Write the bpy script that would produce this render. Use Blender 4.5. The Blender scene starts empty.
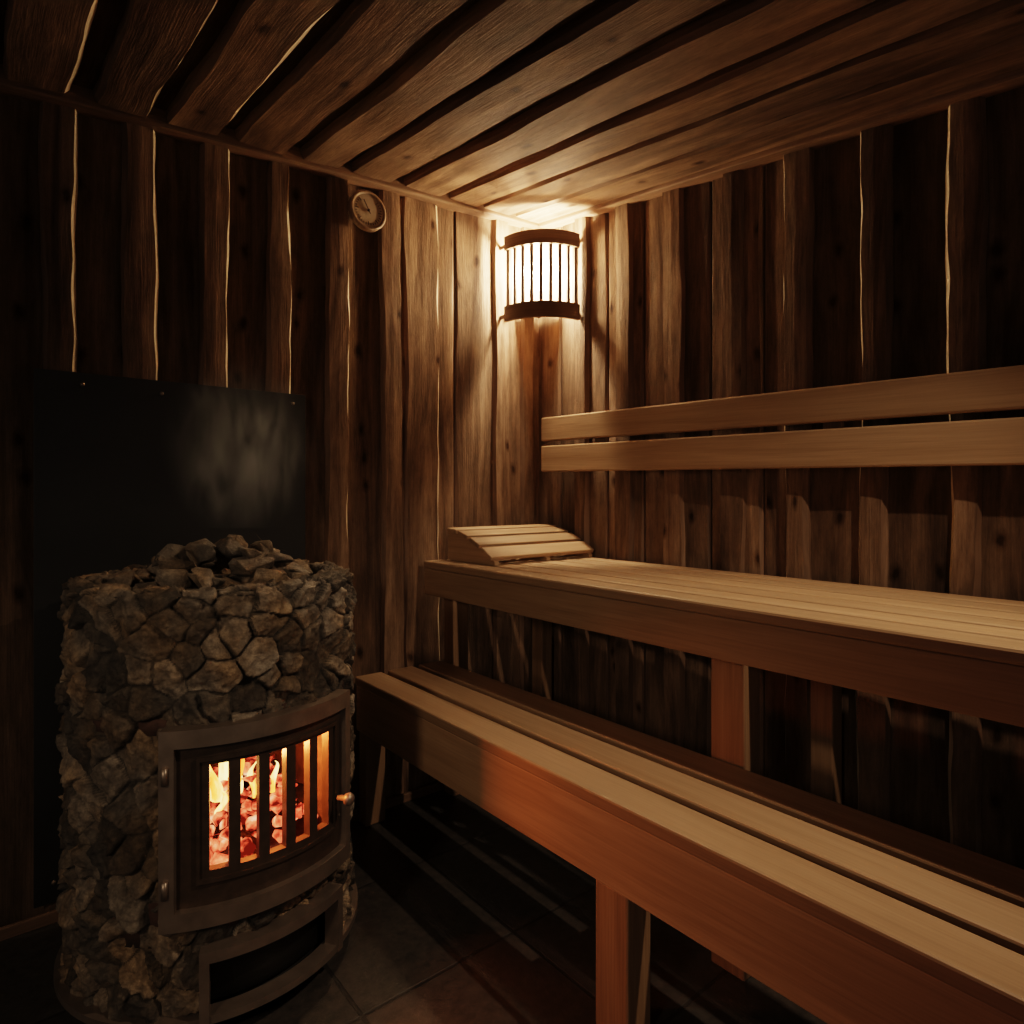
import bpy, bmesh, math, random
from mathutils import Vector, Matrix, kdtree, noise
random.seed(7)
R=random.random
def U(a,b): return a+(b-a)*R()
SC=bpy.context.scene
COL=SC.collection

# ------------------------------------------------------------------ materials
def newmat(name):
    m=bpy.data.materials.new(name); m.use_nodes=True
    nt=m.node_tree; nt.nodes.clear()
    out=nt.nodes.new('ShaderNodeOutputMaterial')
    return m,nt,out
def N(nt,t,**kw):
    n=nt.nodes.new(t)
    for k,v in kw.items(): setattr(n,k,v)
    return n
def ramp(nt,stops):
    n=nt.nodes.new('ShaderNodeValToRGB'); e=n.color_ramp.elements
    while len(e)>2: e.remove(e[-1])
    for i,(p,c) in enumerate(stops):
        if i<2: el=e[i]; el.position=p
        else: el=e.new(p)
        el.color=(*c,1)
    return n
def wood(name,dark,mid,light,rough=.55,fine=1.0,knots=True,bump=.35,tone=.5,along=.07,spec=.4,grain=14,fib=.5):
    m,nt,out=newmat(name); L=nt.links
    b=N(nt,'ShaderNodeBsdfPrincipled'); b.inputs['Roughness'].default_value=rough
    b.inputs['Specular IOR Level'].default_value=spec
    uv=N(nt,'ShaderNodeUVMap'); uv.uv_map='UVMap'
    mp=N(nt,'ShaderNodeMapping'); mp.inputs['Scale'].default_value=(1,along,1)
    L.new(uv.outputs[0],mp.inputs['Vector'])
    n1=N(nt,'ShaderNodeTexNoise'); n1.inputs['Scale'].default_value=grain; n1.inputs['Detail'].default_value=6
    n1.inputs['Distortion'].default_value=1.6; n1.inputs['Roughness'].default_value=.6
    L.new(mp.outputs[0],n1.inputs['Vector'])
    mp2=N(nt,'ShaderNodeMapping'); mp2.inputs['Scale'].default_value=(1,.025,1)
    L.new(uv.outputs[0],mp2.inputs['Vector'])
    n2=N(nt,'ShaderNodeTexNoise'); n2.inputs['Scale'].default_value=230*fine; n2.inputs['Detail'].default_value=4
    L.new(mp2.outputs[0],n2.inputs['Vector'])
    r1=ramp(nt,[(.3,dark),(.5,mid),(.72,light)]); L.new(n1.outputs['Fac'],r1.inputs[0])
    r2=ramp(nt,[(.3,(.55,.55,.55)),(.65,(1.08,1.08,1.08))]); L.new(n2.outputs['Fac'],r2.inputs[0])
    mx=N(nt,'ShaderNodeMix',data_type='RGBA',blend_type='MULTIPLY'); mx.inputs[0].default_value=fib
    L.new(r1.outputs[0],mx.inputs[6]); L.new(r2.outputs[0],mx.inputs[7])
    col=mx.outputs[2]
    if knots:
        nd=N(nt,'ShaderNodeTexNoise'); nd.inputs['Scale'].default_value=22; nd.inputs['Detail'].default_value=3; L.new(uv.outputs[0],nd.inputs['Vector'])
        ma=N(nt,'ShaderNodeMix',data_type='RGBA',blend_type='LINEAR_LIGHT'); ma.inputs[0].default_value=.012
        L.new(uv.outputs[0],ma.inputs[6]); L.new(nd.outputs['Color'],ma.inputs[7])
        mk=N(nt,'ShaderNodeMapping'); mk.inputs['Scale'].default_value=(9,6,1)
        L.new(ma.outputs[2],mk.inputs['Vector'])
        v=N(nt,'ShaderNodeTexVoronoi'); v.inputs['Scale'].default_value=1.0; v.voronoi_dimensions='2D'
        L.new(mk.outputs[0],v.inputs['Vector'])
        rk=ramp(nt,[(.05,(.25,.2,.16)),(.10,(.6,.55,.5)),(.19,(1,1,1))]); L.new(v.outputs['Distance'],rk.inputs[0])
        sp=N(nt,'ShaderNodeSeparateColor'); L.new(v.outputs['Color'],sp.inputs[0])
        gt=N(nt,'ShaderNodeMath',operation='GREATER_THAN'); gt.inputs[1].default_value=.75; L.new(sp.outputs[0],gt.inputs[0])
        m2=N(nt,'ShaderNodeMix',data_type='RGBA',blend_type='MULTIPLY'); L.new(gt.outputs[0],m2.inputs[0])
        L.new(col,m2.inputs[6]); L.new(rk.outputs[0],m2.inputs[7]); col=m2.outputs[2]
        nb=N(nt,'ShaderNodeTexNoise'); nb.inputs['Scale'].default_value=9; nb.inputs['Detail'].default_value=9; nb.inputs['Roughness'].default_value=.74
        mb_=N(nt,'ShaderNodeMapping'); mb_.inputs['Scale'].default_value=(1.8,.5,1); L.new(uv.outputs[0],mb_.inputs['Vector']); L.new(mb_.outputs[0],nb.inputs['Vector'])
        rb=ramp(nt,[(.35,(.5,.49,.48)),(.65,(1.25,1.23,1.2))]); L.new(nb.outputs['Fac'],rb.inputs[0])
        m3=N(nt,'ShaderNodeMix',data_type='RGBA',blend_type='MULTIPLY'); m3.inputs[0].default_value=.8
        L.new(col,m3.inputs[6]); L.new(rb.outputs[0],m3.inputs[7]); col=m3.outputs[2]
    at=N(nt,'ShaderNodeAttribute'); at.attribute_name='rnd'
    mr=N(nt,'ShaderNodeMapRange'); mr.inputs['To Min'].default_value=1-tone; mr.inputs['To Max'].default_value=1+tone*.6
    L.new(at.outputs['Fac'],mr.inputs['Value'])
    hs=N(nt,'ShaderNodeHueSaturation'); L.new(mr.outputs[0],hs.inputs['Value']); L.new(col,hs.inputs['Color'])
    L.new(hs.outputs[0],b.inputs['Base Color'])
    bp=N(nt,'ShaderNodeBump'); bp.inputs['Strength'].default_value=bump; bp.inputs['Distance'].default_value=.003
    ad=N(nt,'ShaderNodeMath',operation='ADD'); L.new(n1.outputs['Fac'],ad.inputs[0]); L.new(n2.outputs['Fac'],ad.inputs[1])
    h=ad.outputs[0]
    if knots:
        a2=N(nt,'ShaderNodeMath',operation='MULTIPLY_ADD'); L.new(nb.outputs['Fac'],a2.inputs[0]); a2.inputs[1].default_value=2.5; L.new(h,a2.inputs[2]); h=a2.outputs[0]
    L.new(h,bp.inputs['Height']); L.new(bp.outputs[0],b.inputs['Normal'])
    L.new(b.outputs[0],out.inputs[0]); return m
def simple(name,col,rough=.5,metal=0,nscale=30,var=.3,bump=.1):
    m,nt,out=newmat(name); L=nt.links
    b=N(nt,'ShaderNodeBsdfPrincipled'); b.inputs['Roughness'].default_value=rough; b.inputs['Metallic'].default_value=metal
    tc=N(nt,'ShaderNodeTexCoord'); n=N(nt,'ShaderNodeTexNoise'); n.inputs['Scale'].default_value=nscale; n.inputs['Detail'].default_value=6
    L.new(tc.outputs['Object'],n.inputs['Vector'])
    r=ramp(nt,[(.3,tuple(c*(1-var) for c in col)),(.7,tuple(min(1,c*(1+var)) for c in col))]); L.new(n.outputs['Fac'],r.inputs[0])
    L.new(r.outputs[0],b.inputs['Base Color'])
    bp=N(nt,'ShaderNodeBump'); bp.inputs['Strength'].default_value=bump; bp.inputs['Distance'].default_value=.003
    L.new(n.outputs['Fac'],bp.inputs['Height']); L.new(bp.outputs[0],b.inputs['Normal'])
    L.new(b.outputs[0],out.inputs[0]); return m

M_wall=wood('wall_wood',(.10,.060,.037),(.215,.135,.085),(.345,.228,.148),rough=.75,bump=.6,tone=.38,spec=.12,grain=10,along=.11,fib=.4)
M_base=wood('wall_wood_recess_shade',(.06,.036,.022),(.13,.081,.051),(.215,.138,.088),rough=.8,bump=.5,tone=.38,spec=.1,grain=10,along=.11,fib=.4)  # darkened copy of wall_wood, shade of the recesses put into the colour
M_edge=wood('live_edge_lit',(.6,.46,.30),(.8,.65,.45),(.9,.78,.6),rough=.6,knots=False,bump=.5,tone=.2)  # pale sapwood, lamp-facing edges only: lamp light put into the colour too
M_edge2=wood('cut_edge',(.10,.06,.036),(.2,.12,.074),(.33,.21,.135),rough=.6,knots=False,bump=.5,tone=.3)
M_bench=wood('bench_wood',(.31,.19,.105),(.375,.238,.138),(.44,.29,.175),rough=.5,knots=False,bump=.10,tone=.15,along=.05,grain=16,spec=.3,fib=.3)
M_post=wood('post_wood',(.23,.135,.075),(.30,.18,.10),(.36,.23,.135),rough=.55,knots=False,bump=.2,tone=.2,fib=.4)
M_trim=wood('trim_wood',(.14,.08,.046),(.23,.135,.082),(.33,.205,.13),rough=.55,knots=False,bump=.3,tone=.2)
M_lampwood=wood('lamp_wood',(.15,.09,.056),(.22,.135,.088),(.3,.19,.125),rough=.5,knots=False,bump=.2,tone=.2)
M_black=simple('black_steel',(.012,.011,.010),rough=.45,metal=.6,nscale=9,var=.3,bump=.04)
M_panel=simple('matte_panel',(.016,.015,.014),rough=.5,nscale=5,var=.3,bump=.05)
M_steel=simple('worn_steel',(.27,.215,.175),rough=.40,metal=.7,nscale=25,var=.18,bump=.05)
M_door=simple('door_cast_iron',(.085,.058,.042),rough=.38,metal=.5,nscale=50,var=.2,bump=.1)
M_face=simple('dial_face',(.40,.30,.21),rough=.5,nscale=20,var=.15)
M_rim=wood('dial_rim_wood',(.22,.14,.085),(.32,.21,.13),(.4,.27,.17),rough=.5,knots=False,bump=.15,tone=.1)
M_ink=simple('dial_ink',(.07,.045,.03),rough=.5)
M_brick=simple('firebrick',(.06,.03,.02),rough=.9,nscale=40,var=.5,bump=.5)

def mat_stone(name,dark=1.0):
    m,nt,out=newmat(name); L=nt.links
    b=N(nt,'ShaderNodeBsdfPrincipled'); b.inputs['Roughness'].default_value=.62; b.inputs['Specular IOR Level'].default_value=.45
    tc=N(nt,'ShaderNodeTexCoord')
    n=N(nt,'ShaderNodeTexNoise'); n.inputs['Scale'].default_value=30; n.inputs['Detail'].default_value=10; n.inputs['Roughness'].default_value=.72
    L.new(tc.outputs['Object'],n.inputs['Vector'])
    d=dark
    r=ramp(nt,[(.3,(.06*d,.05*d,.04*d)),(.5,(.18*d,.15*d,.118*d)),(.72,(.42*d,.355*d,.275*d))]); L.new(n.outputs['Fac'],r.inputs[0])
    n3=N(nt,'ShaderNodeTexNoise'); n3.inputs['Scale'].default_value=9; n3.inputs['Detail'].default_value=2; L.new(tc.outputs['Object'],n3.inputs['Vector'])
    r3=ramp(nt,[(.4,(1,1,1)),(.62,(1.2,1.0,.76))]); L.new(n3.outputs['Fac'],r3.inputs[0])
    mt=N(nt,'ShaderNodeMix',data_type='RGBA',blend_type='MULTIPLY'); mt.inputs[0].default_value=1; L.new(r.outputs[0],mt.inputs[6]); L.new(r3.outputs[0],mt.inputs[7])
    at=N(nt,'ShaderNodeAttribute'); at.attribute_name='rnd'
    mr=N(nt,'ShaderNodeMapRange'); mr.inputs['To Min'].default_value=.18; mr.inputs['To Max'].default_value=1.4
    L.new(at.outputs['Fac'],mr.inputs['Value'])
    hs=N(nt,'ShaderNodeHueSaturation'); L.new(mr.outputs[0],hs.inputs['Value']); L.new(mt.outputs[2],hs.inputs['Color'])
    L.new(hs.outputs[0],b.inputs['Base Color'])
    n2=N(nt,'ShaderNodeTexNoise'); n2.inputs['Scale'].default_value=70; n2.inputs['Detail'].default_value=8; n2.inputs['Roughness'].default_value=.68
    L.new(tc.outputs['Object'],n2.inputs['Vector'])
    bp=N(nt,'ShaderNodeBump'); bp.inputs['Strength'].default_value=1; bp.inputs['Distance'].default_value=.010
    L.new(n2.outputs['Fac'],bp.inputs['Height']); L.new(bp.outputs[0],b.inputs['Normal'])
    L.new(b.outputs[0],out.inputs[0]); return m
M_stone=mat_stone('facing_stone',.95)
M_rock=mat_stone('sauna_rock',dark=.8)

def mat_tile():
    m,nt,out=newmat('floor_tile'); L=nt.links
    b=N(nt,'ShaderNodeBsdfPrincipled'); b.inputs['Roughness'].default_value=.5
    tc=N(nt,'ShaderNodeTexCoord')
    br=N(nt,'ShaderNodeTexBrick'); br.offset=0
    br.inputs['Scale'].default_value=1; br.inputs['Brick Width'].default_value=.4; br.inputs['Row Height'].default_value=.4
    br.inputs['Mortar Size'].default_value=.005; br.inputs['Mortar Smooth'].default_value=.3
    br.inputs['Color1'].default_value=(.040,.034,.029,1); br.inputs['Color2'].default_value=(.047,.040,.034,1); br.inputs['Mortar'].default_value=(.024,.02,.017,1)
    L.new(tc.outputs['Object'],br.inputs['Vector'])
    n=N(nt,'ShaderNodeTexNoise'); n.inputs['Scale'].default_value=40; n.inputs['Detail'].default_value=9; n.inputs['Roughness'].default_value=.7
    L.new(tc.outputs['Object'],n.inputs['Vector'])
    r=ramp(nt,[(.3,(.5,.5,.5)),(.7,(1.4,1.35,1.3))]); L.new(n.outputs['Fac'],r.inputs[0])
    mx=N(nt,'ShaderNodeMix',data_type='RGBA',blend_type='MULTIPLY'); mx.inputs[0].default_value=1
    L.new(br.outputs['Color'],mx.inputs[6]); L.new(r.outputs[0],mx.inputs[7]); L.new(mx.outputs[2],b.inputs['Base Color'])
    bp=N(nt,'ShaderNodeBump'); bp.inputs['Strength'].default_value=.5; bp.inputs['Distance'].default_value=.004
    sb=N(nt,'ShaderNodeMath',operation='SUBTRACT'); L.new(n.outputs['Fac'],sb.inputs[0]); L.new(br.outputs['Fac'],sb.inputs[1])
    L.new(sb.outputs[0],bp.inputs['Height']); L.new(bp.outputs[0],b.inputs['Normal'])
    L.new(b.outputs[0],out.inputs[0]); return m
M_tile=mat_tile()
def mat_emit_noise(name,stops,strength,scale,stretch=(1,1,1)):
    m,nt,out=newmat(name); L=nt.links
    tc=N(nt,'ShaderNodeTexCoord'); mp=N(nt,'ShaderNodeMapping'); mp.inputs['Scale'].default_value=stretch
    L.new(tc.outputs['Object'],mp.inputs['Vector'])
    n=N(nt,'ShaderNodeTexNoise'); n.inputs['Scale'].default_value=scale; n.inputs['Detail'].default_value=6
    L.new(mp.outputs[0],n.inputs['Vector'])
    r=ramp(nt,stops); L.new(n.outputs['Fac'],r.inputs[0])
    e=N(nt,'ShaderNodeEmission'); e.inputs['Strength'].default_value=strength
    L.new(r.outputs[0],e.inputs['Color']); L.new(e.outputs[0],out.inputs[0]); return m
M_ember=mat_emit_noise('glowing_ember',[(.42,(.08,.005,.002)),(.5,(.7,.06,.025)),(.62,(1,.22,.09)),(.72,(1,.5,.28))],2.2,34)
M_flame=mat_emit_noise('flame',[(.36,(1,.10,.01)),(.5,(1,.30,.04)),(.64,(1,.68,.22))],4.5,26,(1,1,.3))
def mat_bulb():
    m,nt,out=newmat('bulb_glass')
    e=N(nt,'ShaderNodeEmission'); e.inputs['Color'].default_value=(1,.82,.58,1); e.inputs['Strength'].default_value=150
    nt.links.new(e.outputs[0],out.inputs[0]); return m
M_bulb=mat_bulb()
def mat_diff():
    m,nt,out=newmat('frosted_diffuser'); L=nt.links
    t=N(nt,'ShaderNodeBsdfTranslucent'); t.inputs[0].default_value=(.95,.88,.76,1)
    tr=N(nt,'ShaderNodeBsdfTransparent'); tr.inputs[0].default_value=(1,.96,.9,1)
    mx=N(nt,'ShaderNodeMixShader'); mx.inputs[0].default_value=.75
    L.new(t.outputs[0],mx.inputs[1]); L.new(tr.outputs[0],mx.inputs[2]); 
    L.new(mx.outputs[0],out.inputs[0]); return m
M_diff=mat_diff()

# ------------------------------------------------------------------ mesh builder
class MB:
    def __init__(s): s.v=[];s.f=[];s.uv=[];s.m=[];s.r=[];s.mats=[];s.sm=[]
    def mi(s,mat):
        if mat not in s.mats: s.mats.append(mat)
        return s.mats.index(mat)
    def add(s,vs,fs,uvs,mat,rnd=None,smooth=False):
        o=len(s.v); s.v+=[tuple(v) for v in vs]
        if rnd is None: rnd=R()
        for i,f in enumerate(fs):
            s.f.append([o+k for k in f]); s.uv.append(uvs[i] if uvs else [(0,0)]*len(f))
            s.m.append(s.mi(mat[i] if isinstance(mat,list) else mat)); s.r.append(rnd[i] if isinstance(rnd,list) else rnd); s.sm.append(smooth)
    def build(s,name,parent=None,recalc=True):
        me=bpy.data.meshes.new(name); me.from_pydata(s.v,[],s.f)
        for m in s.mats: me.materials.append(m)
        uvl=me.uv_layers.new(name='UVMap')
        flat=[]
        for u in s.uv:
            for a in u: flat+= [a[0],a[1]]
        uvl.data.foreach_set('uv',flat)
        me.polygons.foreach_set('material_index',s.m)
        me.polygons.foreach_set('use_smooth',s.sm)
        at=me.attributes.new('rnd','FLOAT','FACE'); at.data.foreach_set('value',s.r)
        if recalc:
            bm=bmesh.new(); bm.from_mesh(me); bmesh.ops.recalc_face_normals(bm,faces=bm.faces); bm.to_mesh(me); bm.free()
        me.update()
        ob=bpy.data.objects.new(name,me); COL.objects.link(ob)
        if parent: ob.parent=parent
        return ob
def empty(name,loc=(0,0,0)):
    e=bpy.data.objects.new(name,None); e.location=loc; COL.objects.link(e); return e

def box(mb,lo,hi,axis,mat,bev=.003,xf=None,seg=2,rnd=None):
    """bevelled board; axis = grain direction"""
    bm=bmesh.new(); bmesh.ops.create_cube(bm,size=1)
    c=[(a+b)/2 for a,b in zip(lo,hi)]; d=[b-a for a,b in zip(lo,hi)]
    for v in bm.verts: v.co=Vector([c[i]+v.co[i]*d[i] for i in range(3)])
    if bev>0: bmesh.ops.bevel(bm,geom=bm.edges[:],offset=bev,segments=seg,affect='EDGES',profile=.5)
    bm.normal_update()
    ou,ov=U(0,40),U(0,40); vs=[v.co.copy() for v in bm.verts]; fs=[];uv=[]
    oth=[i for i in range(3) if i!=axis]
    for f in bm.faces:
        n=[abs(x) for x in f.normal]; k=n.index(max(n))
        if k==axis: a,b_=oth
        else:
            a=[i for i in oth if i!=k][0]; b_=axis
        fs.append([v.index for v in f.verts]); uv.append([(v.co[a]+ou,v.co[b_]+ov+k*.3) for v in f.verts])
    bm.free()
    if xf: vs=[xf(v) for v in vs]
    mb.add(vs,fs,uv,mat,rnd)

def wavy(mb,s0,s1,l0,l1,n0,n1,xf,amp,mface,medge_a,medge_b,rnd=None,e=.007):
    L=l1-l0; k=max(2,int(L/.025))
    ph=[[U(0,6.28) for _ in range(5)] for _ in range(2)]; fr=[[U(.7,1.6),U(2.2,3.8),U(5,9),U(12,18),U(24,34)] for _ in range(2)]
    am=[.5,.28,.16,.08,.045]
    def w(i,l): return amp*sum(am[j]*math.sin(l*fr[i][j]*2+ph[i][j]) for j in range(5))
    tilt=U(-.0025,.0025); vs=[]
    pe=medge_b is M_edge
    for i in range(k+1):
        l=l0+L*i/k; a=s0+w(0,l); b=s1+w(1,l); q=.002*noise.noise(Vector((s0*7,l*3,n1*9)))
        ea=e*(1+.5*math.sin(l*9+ph[0][0])); eb=(.010 if pe else e)*(1+.7*noise.noise(Vector((l*7,ph[1][0],0))))
        pts=[(a-.001,n0),(a,n1*.55+n0*.45),(a+ea,n1+tilt+q),((a+b)/2,n1+.0015+q),(b-eb,n1-tilt+q),(b,n1*.55+n0*.45),(b+.001,n0)]
        for (s,n) in pts: vs.append(xf(s,l,n))
    P=7; fs=[];uv=[];mt=[]; ou,ov=U(0,50),U(0,50)
    su=[0,.012,.02,.02+(s1-s0)/2,.02+(s1-s0),.03+(s1-s0),.04+(s1-s0),.5]
    for i in range(k):
        for j in range(P):
            j2=(j+1)%P
            fs.append([i*P+j,i*P+j2,(i+1)*P+j2,(i+1)*P+j])
            a=l0+L*i/k+ov; b=l0+L*(i+1)/k+ov
            uv.append([(su[j]+ou,a),(su[j+1]+ou,a),(su[j+1]+ou,b),(su[j]+ou,b)])
            mt.append(medge_a if j<2 else (medge_b if j in(4,5) else mface))
    fs.append(list(range(P))); uv.append([(ou+i*.01,ov) for i in range(P)]); mt.append(mface)
    fs.append([k*P+i for i in range(P)]); uv.append([(ou+i*.01,ov) for i in range(P)]); mt.append(mface)
    mb.add(vs,fs,uv,mt,rnd)

# ------------------------------------------------------------------ room
CZ=2.2
def ceil(x,y): return CZ+.065*x+.111*y
XL=-3.2; YF=-3.4
def xf_back(s,l,n): return (s,-n,l)
def xf_right(s,l,n): return (-n,s,l)
def xf_ceil(s,l,n): return (s,l,ceil(s,l)-n)

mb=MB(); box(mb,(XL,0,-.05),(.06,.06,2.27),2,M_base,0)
bat=[(-3.02,-2.94),(-2.83,-2.75),(-2.64,-2.56),(-2.45,-2.37),(-2.25,-2.17),(-2.06,-1.985),(-1.872,-1.80),(-1.682,-1.613),(-1.508,-1.428),(-1.318,-1.236),(-1.128,-1.057),(-.943,-.867),(-.745,-.665),(-.656,-.506),(-.262,-.19),(-.12,-.06)]
for i,(a,b) in enumerate(bat):
    wavy(mb,a,b,0,ceil(a,0)-.005,0,.037+U(-.003,.002) if i!=13 else .027,xf_back,.010 if a<-.6 else .006,M_wall,M_edge2,M_edge if i<12 or i==13 else M_edge2,rnd=U(.3,1))
c=[XL]+[(a+b)/2 for a,b in bat if (a,b)!=(-.656,-.506)]+[-.0]
for a,b in zip(c[:-1],c[1:]):
    if b-a>.14 and b>-.6:
        mid=(a+b)/2+.03; wavy(mb,a,mid-.002,0,ceil(a,0)-.005,0,.014,xf_back,.0,M_wall,M_edge2,M_edge2); wavy(mb,mid+.002,b,0,ceil(a,0)-.005,0,.016,xf_back,0,M_wall,M_edge2,M_edge2)
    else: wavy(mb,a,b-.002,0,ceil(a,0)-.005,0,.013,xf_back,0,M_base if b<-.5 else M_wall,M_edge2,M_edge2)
mb.build('wall_back')
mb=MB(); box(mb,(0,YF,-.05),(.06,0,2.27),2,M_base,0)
bat=[(-.304,-.235),(-.518,-.439),(-.729,-.652),(-.945,-.877),(-1.152,-1.074),(-1.35,-1.277),(-1.548,-1.478),(-1.76,-1.68),(-1.97,-1.89),(-2.18,-2.10),(-2.39,-2.31),(-2.6,-2.52),(-2.81,-2.73),(-3.02,-2.94),(-3.23,-3.15)]
for i,(a,b) in enumerate(bat):
    wavy(mb,a,b,0,ceil(0,a)-.005,0,.037+U(-.003,.002),xf_right,.010 if a<-.6 else .005,M_wall,M_edge2,M_edge if i>3 else M_edge2,rnd=U(.3,1))
c=sorted([YF]+[(a+b)/2 for a,b in bat]+[0])
for a,b in zip(c[:-1],c[1:]):
    if b>-1.1:
        mid=(a+b)/2+U(-.03,.03); wavy(mb,a,mid-.002,0,ceil(0,a)-.005,0,.014,xf_right,0,M_wall,M_edge2,M_edge2); wavy(mb,mid+.002,b,0,ceil(0,a)-.005,0,.017,xf_right,0,M_wall,M_edge2,M_edge2)
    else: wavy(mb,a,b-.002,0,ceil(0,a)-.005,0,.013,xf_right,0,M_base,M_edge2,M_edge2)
mb.build('wall_right')
# ceiling
mb=MB()
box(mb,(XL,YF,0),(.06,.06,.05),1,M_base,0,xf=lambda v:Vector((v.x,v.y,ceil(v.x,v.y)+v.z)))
x=-.05; i=0
while x>XL+.1:
    wd=U(.125,.15); g=U(.038,.052) if x<-.3 else .024
    pale = x<-1.0
    wavy(mb,x-wd,x,YF,0,0,.032,xf_ceil,.009 if x<-.4 else .004,M_wall,M_edge2,M_edge if pale else M_edge2,rnd=U(.35,1))
    x-=wd+g; i+=1
mb.build('ceiling')
# trims
mb=MB(); box(mb,(XL,-.062,-.055),(-.0,-.0,-.0),0,M_trim,.006,xf=lambda v:Vector((v.x,v.y,ceil(v.x,0)+v.z-.0)));
mb.build('trim_1')
mb=MB(); box(mb,(-.062,YF,-.055),(-.0,-.062,-.0),1,M_trim,.006,xf=lambda v:Vector((v.x,v.y,ceil(0,v.y)+v.z)));
mb.build('trim_2')
mb=MB(); box(mb,(XL,-.055,0),(-.0,-.042,.03),0,M_trim,.003); mb.build('baseboard_back')
mb=MB(); box(mb,(XL,YF,-.05),(.06,.06,0),1,M_tile,0); mb.build('floor')

# ------------------------------------------------------------------ benches
YE=-2.75; Y0=-.06
mb=MB()
for a,b in [(-.86,-.764),(-.741,-.645),(-.622,-.526)]: box(mb,(a,YE,.442),(b,Y0,.47),1,M_bench,.005)
box(mb,(-.855,YE+.01,.295),(-.827,Y0,.4415),1,M_bench,.003)
box(mb,(-.56,YE+.01,.36),(-.532,Y0,.4415),1,M_post,.003)
lower=mb.build('sauna_bench')
mb=MB()
for y in (-.12,-1.2,-2.3):
    box(mb,(-.85,y-.0,0),(-.78,y+.085 if y<-.2 else y+.05,.2945),2,M_post,.004)
    box(mb,(-.826,y+.01,.35),(-.561,y+.05,.4415),0,M_post,.003)
mb.build('legs',lower)
mb=MB(); n=6; x0=-.602; x1=-.035; p=(x1-x0)/n
for i in range(n): box(mb,(x0+i*p,YE,.804),(x0+(i+1)*p-.017,Y0,.83),1,M_bench,.006,rnd=[.1,.9,.35,.8,.2,.7][i])
box(mb,(-.597,YE+.01,.712),(-.569,Y0,.8035),1,M_bench,.003)
box(mb,(-.09,YE+.01,.73),(-.06,Y0,.8035),1,M_post,.003)
upper=mb.build('sauna_bench.001')
mb=MB()
for y in (-.125,-1.245,-2.3):
    w=.06 if y>-.2 else .085
    box(mb,(-.518,y,0),(-.453,y+w,.8035),2,M_post,.004)
    box(mb,(-.452,y+.01,.74),(-.091,y+.05,.8035),0,M_post,.003)
    box(mb,(-.10,y,0),(-.045,y+.06,.7295),2,M_post,.004)
mb.build('legs',upper)
# backrest
def xr(v): return Vector((v.x,v.y,v.z+.018*(v.y+.1)))
mb=MB()
box(mb,(-.088,YE,1.272),(-.06,-.105,1.365),1,M_bench,.005,xf=xr)
box(mb,(-.088,YE,1.152),(-.06,-.105,1.254),1,M_bench,.005,xf=xr)
br=mb.build('bench_backrest')
mb=MB()
for y in (-.42,-1.25,-2.2): box(mb,(-.06,y,1.17),(-.043,y+.05,1.35),2,M_post,.002,xf=xr)
mb.build('mounting_cleats',br)
# headrest : curved wedge, slats along X
hr=empty('wooden_headrest',(-.285,-.205,.831))
mb=MB(); HW=.24
def prof(t): # t 0(front)->1(back)
    y=-.15+.27*t; z=.022+.088*math.sin(t*math.pi*.5)**.9; return y,z
for sx in (-HW+.012,0,HW-.03):
    vs=[];K=14
    for xx in (sx,sx+.018):
        for i in range(K+1):
            y,z=prof(i/K); vs.append((xx,y,z-.012))
        vs.append((xx,.12,0)); vs.append((xx,-.15,0))
    n_=K+3; fs=[list(range(n_)),[n_+i for i in range(n_)][::-1]]+[[i,(i+1)%n_,n_+(i+1)%n_,n_+i] for i in range(n_)]
    mb.add(vs,fs,[[(vs[i][2]+1,vs[i][1]) for i in f] for f in fs],M_bench)
mb.build('side_ribs',hr)
mb=MB(); ns=4
for i in range(ns):
    t0=i/ns+.01; t1=(i+1)/ns-.04; y0,z0=prof(t0); y1,z1=prof(t1); a=math.atan2(z1-z0,y1-y0); l=math.hypot(y1-y0,z1-z0)
    def xh(v,y0=y0,z0=z0,a=a): return Vector((v.x,y0+v.y*math.cos(a)-v.z*math.sin(a),z0+v.y*math.sin(a)+v.z*math.cos(a)))
    box(mb,(-HW,0,-.011),(HW,l,.004),0,M_bench,.003,xf=xh)
mb.build('slats',hr)

# ------------------------------------------------------------------ heat shield, thermometer
mb=MB(); box(mb,(-1.70,-.050,.05),(-1.02,-.045,1.37),0,M_panel,.001)
hs=mb.build('heat_shield')
def lathe(mb,prof,mat,origin,axis,seg=40,smooth=True,rnd=None):
    ax=Vector(axis).normalized(); q=Vector((0,0,1)).rotation_difference(ax)
    vs=[];o=Vector(origin)
    for (r,h) in prof:
        for i in range(seg):
            a=2*math.pi*i/seg; vs.append(o+q@Vector((r*math.cos(a),r*math.sin(a),h)))
    fs=[]
    for j in range(len(prof)-1):
        for i in range(seg):
            i2=(i+1)%seg; fs.append([j*seg+i,j*seg+i2,(j+1)*seg+i2,(j+1)*seg+i])
    fs.append([i for i in range(seg)][::-1]); fs.append([(len(prof)-1)*seg+i for i in range(seg)])
    uv=[[(vs[i].x*1.0,vs[i].z) for i in f] for f in fs]
    mb.add(vs,fs,uv,mat,rnd,smooth)
mb=MB()
for x,z in [(-1.60,1.34),(-1.06,1.34),(-1.42,1.335),(-1.66,.1),(-1.06,.1)]:
    lathe(mb,[(.005,0),(.005,.003),(.003,.005)],M_steel,(x,-.050,z),(0,-1,0),12)
mb.build('screws',hs)
th=empty('wall_thermometer',(-.81,-.037,2.0))
mb=MB(); 
lathe(mb,[(.062,0),(.066,.006),(.066,.020),(.062,.025),(.056,.025),(.053,.020)],M_rim,(0,0,0),(0,-1,0),48); mb.build('rim',th)
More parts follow.
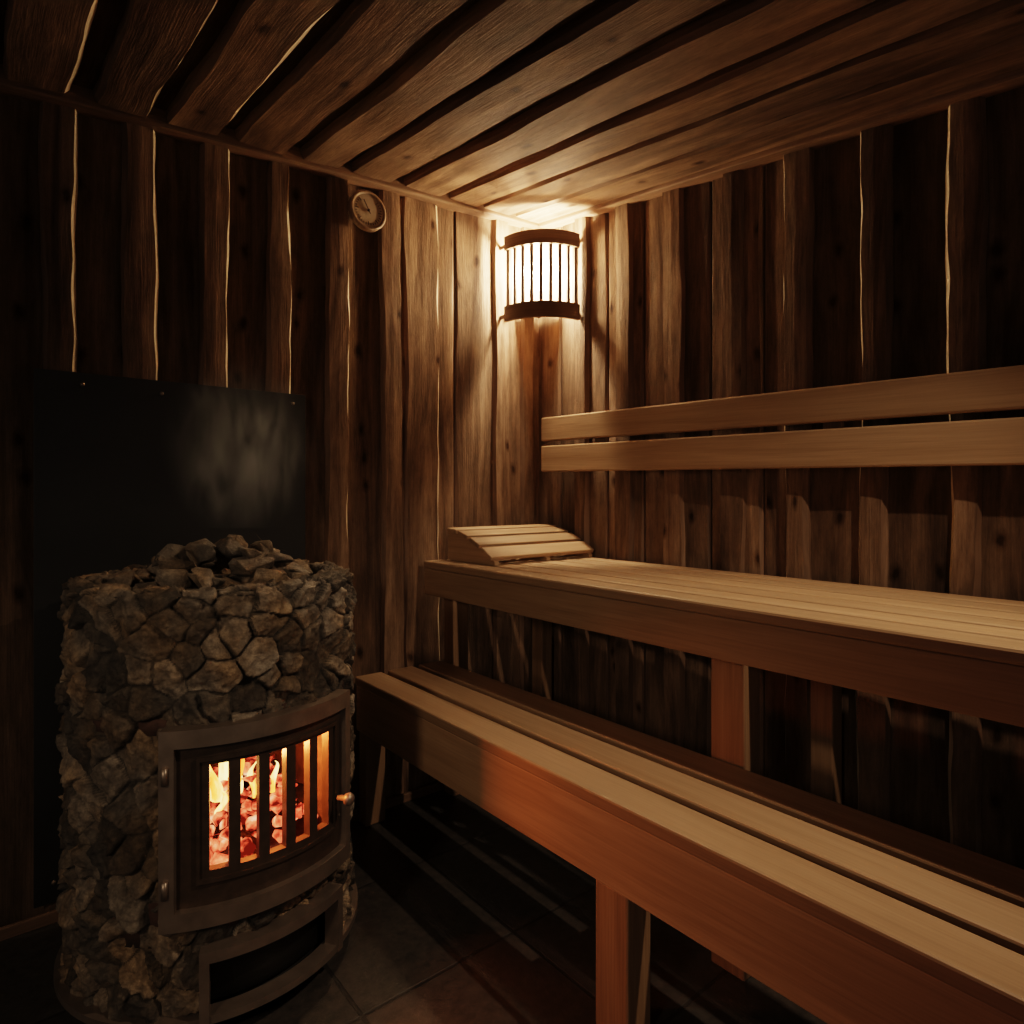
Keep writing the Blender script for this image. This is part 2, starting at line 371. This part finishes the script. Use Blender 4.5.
mb=MB(); lathe(mb,[(.053,.0),(.053,.021)],M_face,(0,0,0),(0,-1,0),48,False); mb.build('dial',th)
mb=MB()
for i in range(25):
    a=math.radians(-225+i*11.25); lg=.012 if i%4==0 else .006
    def xt(v,a=a): return Vector((v.x*math.cos(a)-v.z*math.sin(a),v.y,v.x*math.sin(a)+v.z*math.cos(a)))
    box(mb,(.048-lg,-.0222,-.0009),(.048,-.021,.0009),0,M_ink,0,xf=xt)
a=math.radians(120)
box(mb,(-.012,-.025,-.001),(.036,-.023,.001),0,M_ink,0,xf=lambda v:Vector((v.x*math.cos(a)-v.z*math.sin(a),v.y,v.x*math.sin(a)+v.z*math.cos(a))))
lathe(mb,[(.004,.021),(.004,.027)],M_ink,(0,0,0),(0,-1,0),16)
mb.build('ticks_and_needle',th)

# ------------------------------------------------------------------ arcs
def arc(mb,a0,a1,z0,z1,r0,r1,mat,c=(0,0),step=2.0,rnd=None,smooth=False):
    k=max(1,int(abs(a1-a0)/step)); vs=[]
    for i in range(k+1):
        a=math.radians(a0+(a1-a0)*i/k)
        for (r,z) in ((r0,z0),(r1,z0),(r1,z1),(r0,z1)): vs.append((c[0]+r*math.cos(a),c[1]+r*math.sin(a),z))
    fs=[]
    for i in range(k):
        for j in range(4): fs.append([i*4+j,i*4+(j+1)%4,(i+1)*4+(j+1)%4,(i+1)*4+j])
    fs+= [[0,1,2,3],[k*4+3,k*4+2,k*4+1,k*4]]
    uv=[[(math.atan2(vs[i][1]-c[1],vs[i][0]-c[0])*r1,vs[i][2]) for i in f] for f in fs]
    if abs(a1-a0)>30: uv=[[(b_,a_) for a_,b_ in u] for u in uv]
    mb.add(vs,fs,uv,mat,rnd,smooth)

# ------------------------------------------------------------------ corner lamp
lamp=empty('corner_wall_lamp',(0,0,0))
lc=(-.060,-.090); RL=.188; zc0,zc1=1.722,2.046
mb=MB(); h=48
arc(mb,-135-h,-135+h,zc1-.052,zc1,RL-.008,RL+.006,M_lampwood,lc)
arc(mb,-135-h,-135+h,zc0,zc0+.058,RL-.008,RL+.006,M_lampwood,lc)
mb.build('shade_bands',lamp)
mb=MB(); ns=9
for i in range(ns):
    a=-135-h+3+(2*h-6)*i/(ns-1); w=2.1 if 0<i<ns-1 else 3.0
    arc(mb,a-w,a+w,zc0+.05,zc1-.045,RL-.012,RL-.004,M_lampwood,lc)
mb.build('shade_slats',lamp)
mb=MB(); arc(mb,-135-h+4,-135+h-4,zc0+.03,zc1-.03,RL-.024,RL-.022,M_diff,lc); mb.build('diffuser',lamp)
mb=MB()
lathe(mb,[(.004,-.058),(.02,-.054),(.034,-.04),(.04,-.018),(.04,.0),(.034,.02),(.022,.04),(.016,.05)],M_bulb,(-.12,-.12,1.895),(0,0,-1),24); mb.build('bulb',lamp)
mb=MB(); lathe(mb,[(.02,.04),(.022,.09),(.02,.1)],M_black,(-.12,-.12,1.895),(0,0,-1),20)
box(mb,(-.15,-.15,1.78),(-.04,-.04,1.796),0,M_lampwood,.002)
mb.build('socket',lamp)
mb=MB()
for s in (-1,1):
    a=math.radians(-135+s*(h-3)); ex=lc[0]+(RL-.012)*math.cos(a); ey=lc[1]+(RL-.012)*math.sin(a)
    for z in (zc0+.02,zc1-.035):
        if s<0: box(mb,(ex-.004,ey,z),(ex+.004,-.02,z+.014),1,M_lampwood,.001)
        else: box(mb,(ex,ey-.004,z),(-.02,ey+.004,z+.014),0,M_lampwood,.001)
mb.build('brackets',lamp)
def plight(name,loc,energy,col,rad,parent=None,typ='POINT'):
    l=bpy.data.lights.new(name,typ); l.energy=energy; l.color=col; l.shadow_soft_size=rad
    o=bpy.data.objects.new(name,l); o.location=loc; COL.objects.link(o)
    if parent: o.parent=parent
    return o
plight('bulb_light',(-.14,-.14,1.925),138,(1,.76,.51),.035,lamp)

# ------------------------------------------------------------------ stove
ZB=.065; ZT=.877; RS=.297
C=Vector((-1.366,-.395,0))
stove=empty('sauna_stove',C)
A=lambda phi: -105+phi
seeds=[];meta=[]
rows=17; k=31
for j in range(-1,rows+4):
    for i in range(k):
        if R()<.2: continue
        th_=(i+.5*(j%2)+U(-.48,.48))/k*2*math.pi; s=(j+.5+U(-.48,.48))/rows*(ZT-ZB)
        seeds.append((th_,s))
def surf(th_,s):
    H=ZT-ZB
    if s<=H: return Vector((RS*math.cos(th_),RS*math.sin(th_),ZB+s)),Vector((math.cos(th_),math.sin(th_),0))
    s2=s-H
    if s2<=.06: r=RS-s2; return Vector((r*math.cos(th_),r*math.sin(th_),ZT)),Vector((0,0,1))
    r=RS-.06; return Vector((r*math.cos(th_),r*math.sin(th_),ZT-(s2-.06))),Vector((-math.cos(th_),-math.sin(th_),0))
kd=kdtree.KDTree(len(seeds)); P=[]
for i,(t,s) in enumerate(seeds):
    p,_=surf(t,s); kd.insert(p,i); P.append(p); 
    meta.append((Vector((U(-1,1),U(-1,1),U(-1,1)))*.42,U(0,.013),R()))
kd.balance()
NT=640; S=ZT-ZB+.06+.05; NS=int(S/.0036); vs=[];cell=[];edge=[]
for j in range(NS+1):
    s=S*j/NS
    for i in range(NT):
        t=2*math.pi*i/NT; p,n_=surf(t,s)
        q=p+Vector((noise.noise(p*26),noise.noise(p*26+Vector((9,0,0))),noise.noise(p*26+Vector((0,9,0)))))*.010
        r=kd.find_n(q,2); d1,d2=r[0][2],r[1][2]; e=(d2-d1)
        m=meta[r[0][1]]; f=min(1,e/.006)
        cr=abs(noise.noise(p*34+Vector((m[2]*50,0,0))))
        tl=max(-.010,min(.010,m[0].dot(p-P[r[0][1]])))
        H=ZT-ZB
        amp=1.0 if s<H-.012 else .5
        d=-.010+f*(.009+amp*(m[1]+tl)-.010*cr+.004*noise.noise(p*95))
        if H-.012<s<H+.012: 
            n_=(Vector((math.cos(t),math.sin(t),0))+Vector((0,0,1))).normalized()*1.0; d-=.004
        vs.append(p+n_*min(d,.022)); cell.append(m[2]); edge.append(f)
fs=[];rn=[]
dphi0,dphi1,dz0,dz1=-14,50,.28,.59
for j in range(NS):
    zc=ZB+S*(j+.5)/NS
    for i in range(NT):
        ph=((math.degrees(2*math.pi*(i+.5)/NT)+105+180)%360)-180
        if dphi0<ph<dphi1 and dz0<zc<dz1 : continue
        if -5<ph<48 and .055<zc<.19: continue
        i2=(i+1)%NT; a=j*NT+i
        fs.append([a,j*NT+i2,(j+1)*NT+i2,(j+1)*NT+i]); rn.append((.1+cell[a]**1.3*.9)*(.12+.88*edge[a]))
mb=MB(); mb.add(vs,fs,None,M_stone,rn,True); mb.build('stone_facing',stove,recalc=False)
mb=MB(); lathe(mb,[(.265,0),(.265,.066),(.20,.066)],M_black,(0,0,0),(0,0,1),64)
lathe(mb,[(.262,.80),(.262,.835)],M_black,(0,0,0),(0,0,1),64)
lathe(mb,[(.29,.195),(.29,.28)],M_brick,(0,0,0),(0,0,1),64)
lathe(mb,[(.29,.60),(.29,.63)],M_brick,(0,0,0),(0,0,1),64)
mb.build('base_and_decks',stove)
mb=MB(); arc(mb,0,360,.056,.070,.285,.318,M_steel,step=4); mb.build('bottom_ring',stove)
mb=MB(); arc(mb,A(51),A(346),.28,.60,.255,.265,M_brick)
arc(mb,A(-14),A(-15.5),.28,.60,.24,.305,M_brick); arc(mb,A(50),A(51.5),.28,.60,.24,.305,M_brick); mb.build('firebox_lining',stove)
# door frame
mb=MB(); f0,f1=-18,54; r0,r1=.300,.332
arc(mb,A(f0),A(f1),.588,.622,r0,r1,M_steel); arc(mb,A(f0),A(f1),.248,.282,r0,r1,M_steel)
arc(mb,A(f0),A(f0+4.6),.282,.588,r0,r1,M_steel); arc(mb,A(f1-3.6),A(f1),.282,.588,r0,r1,M_steel)
mb.build('door_frame',stove)
mb=MB(); q0,q1=.298,.316
g0=f0+4.6; g1=f1-3.6; sz0,sz1=.347,.548
arc(mb,A(g0),A(g1),sz1,.588,q0,q1,M_door); arc(mb,A(g0),A(g1),.282,sz0,q0,q1,M_door)
sl=[(c_-3.1,c_+3.1) for c_ in (0,10,20,30,40)]
ed=[g0]+[e for s_ in sl for e in s_]+[g1]
for i in range(0,len(ed),2): arc(mb,A(ed[i]),A(ed[i+1]),sz0,sz1,q0,q1,M_door,step=1)
arc(mb,A(-7),A(47),.556,.564,q1,q1+.006,M_door); arc(mb,A(-7),A(47),.325,.333,q1,q1+.006,M_door)
arc(mb,A(-7),A(-6),.333,.556,q1,q1+.006,M_door);arc(mb,A(46),A(47),.333,.556,q1,q1+.006,M_door)
mb.build('door',stove)
mb=MB(); a=math.radians(A(46)); d=Vector((math.cos(a),math.sin(a),0))
lathe(mb,[(.006,0),(.006,.016),(.011,.020),(.014,.028),(.011,.035),(.004,.038)],M_steel,d*.329+Vector((0,0,.40)),d,20)
for z in (.33,.54):
    a=math.radians(A(-16)); lathe(mb,[(.006,-.016),(.006,.016)],M_steel,Vector((math.cos(a)*.335,math.sin(a)*.335,z)),(0,0,1),14)
mb.build('handle_and_hinges',stove)
# ash drawer
mb=MB(); h0,h1=-6,49
arc(mb,A(h0),A(h1),.178,.200,.295,.330,M_steel); arc(mb,A(h0),A(h0+3),.062,.178,.295,.330,M_steel); arc(mb,A(h1-3),A(h1),.062,.178,.295,.330,M_steel)
arc(mb,A(h0),A(h1),.06,.075,.295,.325,M_steel)
arc(mb,A(h0+3),A(h1-3),.07,.178,.27,.275,M_black)
mb.build('ash_drawer_frame',stove)

def rock(mb,c_,s,mat,rnd=None,flat=1,npt=13):
    bm=bmesh.new(); 
    for _ in range(npt):
        v=Vector((random.gauss(0,1),random.gauss(0,1),random.gauss(0,1))).normalized()*U(.8,1.05)
        bm.verts.new(Vector((v.x*s[0],v.y*s[1],v.z*s[2])))
    bmesh.ops.convex_hull(bm,input=bm.verts[:])
    loose=[v for v in bm.verts if not v.link_faces]
    bmesh.ops.delete(bm,geom=loose,context='VERTS')
    bmesh.ops.bevel(bm,geom=bm.edges[:],offset=min(s)*.07,segments=1,affect='EDGES')
    bm.verts.index_update()
    rot=Matrix.Rotation(U(0,6.28),3,'Z')@Matrix.Rotation(U(-.6,.6),3,'X')
    mb.add([rot@v.co+Vector(c_) for v in bm.verts],[[v.index for v in f.verts] for f in bm.faces],None,mat,rnd)
    bm.free()
mb=MB()
for lay,(n_,rr,z) in enumerate([(24,.20,.86),(20,.19,.90),(13,.14,.925),(6,.09,.94)]):
    for i in range(n_):
        r=rr*math.sqrt(U(.12,1)); t=i/n_*2*math.pi*1.618*2+U(0,.5)
        if lay>0: z_=z+U(-.01,.01)-r*r*.7
        else: z_=z
        rock(mb,(r*math.cos(t),r*math.sin(t),z_),(U(.038,.058),U(.03,.042),U(.022,.034)),M_rock,U(.3,1),npt=11)
mb.build('hot_rocks',stove)
# fire
mb=MB()
for i in range(110):
    ph=U(-16,52); r=U(.12,.26); t=math.radians(A(ph)); z=.30+U(0,.07)+(.26-r)*.7
    rock(mb,(r*math.cos(t),r*math.sin(t),z+U(0,.02)),(U(.018,.032),U(.016,.028),U(.014,.022)),M_ember,R(),npt=10)
mb.build('embers',stove)
mb=MB()
def flame(ph,r,z,h_,w_):
    t=math.radians(A(ph)); seg=12; K=12; vs=[]; p1,p2=U(0,6),U(0,6)
    for j in range(K+1):
        u=j/K; rad=w_*(math.sin(math.pi*min(1,u*.85+.15))**.8)*(1-u)**.45+.0005
        ox=.018*math.sin(u*5+p1)*u; oy=.012*math.sin(u*6+p2)*u
        for i in range(seg):
            a=2*math.pi*i/seg; vs.append((r*math.cos(t)+ox+rad*math.cos(a),r*math.sin(t)+oy+rad*math.sin(a)*.6,z+h_*u))
    fs=[[j*seg+i,j*seg+(i+1)%seg,(j+1)*seg+(i+1)%seg,(j+1)*seg+i] for j in range(K) for i in range(seg)]
    mb.add(vs,fs,None,M_flame,R(),True)
for ph,r,z,h_,w_ in [(-2,.20,.41,.12,.014),(3,.15,.42,.15,.016),(-9,.17,.40,.12,.014),(11,.17,.40,.13,.012),(16,.14,.40,.14,.012),(25,.17,.40,.09,.010),(37,.18,.40,.07,.009),(8,.2,.40,.07,.009),(0,.22,.40,.06,.009)]: flame(ph,r,z,h_,w_)
mb.build('flames',stove)
t=math.radians(A(20)); plight('fire_light',(.225*math.cos(t),.225*math.sin(t),.53),14,(1,.24,.06),.035,stove)

# ------------------------------------------------------------------ steam
def steam():
    m,nt,out=newmat('steam_volume'); L=nt.links
    tc=N(nt,'ShaderNodeTexCoord'); mp=N(nt,'ShaderNodeMapping'); mp.inputs['Scale'].default_value=(11,11,3.8)
    L.new(tc.outputs['Object'],mp.inputs['Vector'])
    n=N(nt,'ShaderNodeTexNoise'); n.inputs['Scale'].default_value=1; n.inputs['Detail'].default_value=2.5; n.inputs['Distortion'].default_value=1.8
    L.new(mp.outputs[0],n.inputs['Vector'])
    r=ramp(nt,[(.42,(0,0,0)),(.74,(1,1,1))]); L.new(n.outputs['Fac'],r.inputs[0])
    ln=N(nt,'ShaderNodeVectorMath',operation='LENGTH')
    mp2=N(nt,'ShaderNodeMapping'); mp2.inputs['Scale'].default_value=(5.2,5.2,4.2); mp2.inputs['Location'].default_value=(0,0,.08); L.new(tc.outputs['Object'],mp2.inputs['Vector'])
    L.new(mp2.outputs[0],ln.inputs[0])
    mr=N(nt,'ShaderNodeMapRange',interpolation_type='SMOOTHSTEP'); mr.inputs['From Min'].default_value=.98; mr.inputs['From Max'].default_value=.05; L.new(ln.outputs['Value'],mr.inputs['Value'])
    mu=N(nt,'ShaderNodeMath',operation='MULTIPLY'); L.new(mr.outputs[0],mu.inputs[0]); L.new(r.outputs[0],mu.inputs[1])
    mu2=N(nt,'ShaderNodeMath',operation='MULTIPLY'); L.new(mu.outputs[0],mu2.inputs[0]); mu2.inputs[1].default_value=9.0
    v=N(nt,'ShaderNodeVolumeScatter'); v.inputs['Color'].default_value=(.98,.95,.93,1); v.inputs['Anisotropy'].default_value=.1
    L.new(mu2.outputs[0],v.inputs['Density']); L.new(v.outputs[0],out.inputs['Volume'])
    mb=MB(); prof=[(.14,-.212),(.18,-.16),(.2,-.03),(.2,.08),(.14,.18),(.05,.24)]
    lathe(mb,prof,m,(0,0,0),(0,0,1),24); o=mb.build('steam'); o.location=(-1.31,-.385,1.192)
steam()

# ------------------------------------------------------------------ ceiling spot, added fill spot + world
def spot(name,loc,tgt,energy,col,rad,ang,blend=1):
    s=plight(name,loc,energy,col,rad,None,'SPOT'); s.data.spot_size=math.radians(ang); s.data.spot_blend=blend
    d=Vector(tgt)-s.location; s.rotation_euler=d.to_track_quat('-Z','Y').to_euler(); return s
spot('ceiling_spotlight',(-.545,-1.95,1.86),(-.70,-1.1,.4),52,(1,.77,.54),.012,88)
spot('fill_spot_left',(-3.05,-1.9,1.55),(-1.35,-.75,.6),34,(1,.76,.52),.15,60)  # unseen fill, added to brighten stove and bench aprons from the left
w=bpy.data.worlds.new('World'); SC.world=w; w.use_nodes=True
w.node_tree.nodes['Background'].inputs[0].default_value=(1,.85,.73,1); w.node_tree.nodes['Background'].inputs[1].default_value=.08

cam=bpy.data.cameras.new('camera'); co=bpy.data.objects.new('camera',cam); COL.objects.link(co)
cam.sensor_width=36; cam.lens=36*647/1024; cam.shift_y=-17/1024; cam.clip_start=.02
co.location=(-1.80,-2.01,1.06); co.rotation_euler=(math.radians(90),0,math.radians(-39.4))
SC.camera=co
SC.view_settings.view_transform='Filmic'
SC.view_settings.look='Medium High Contrast'
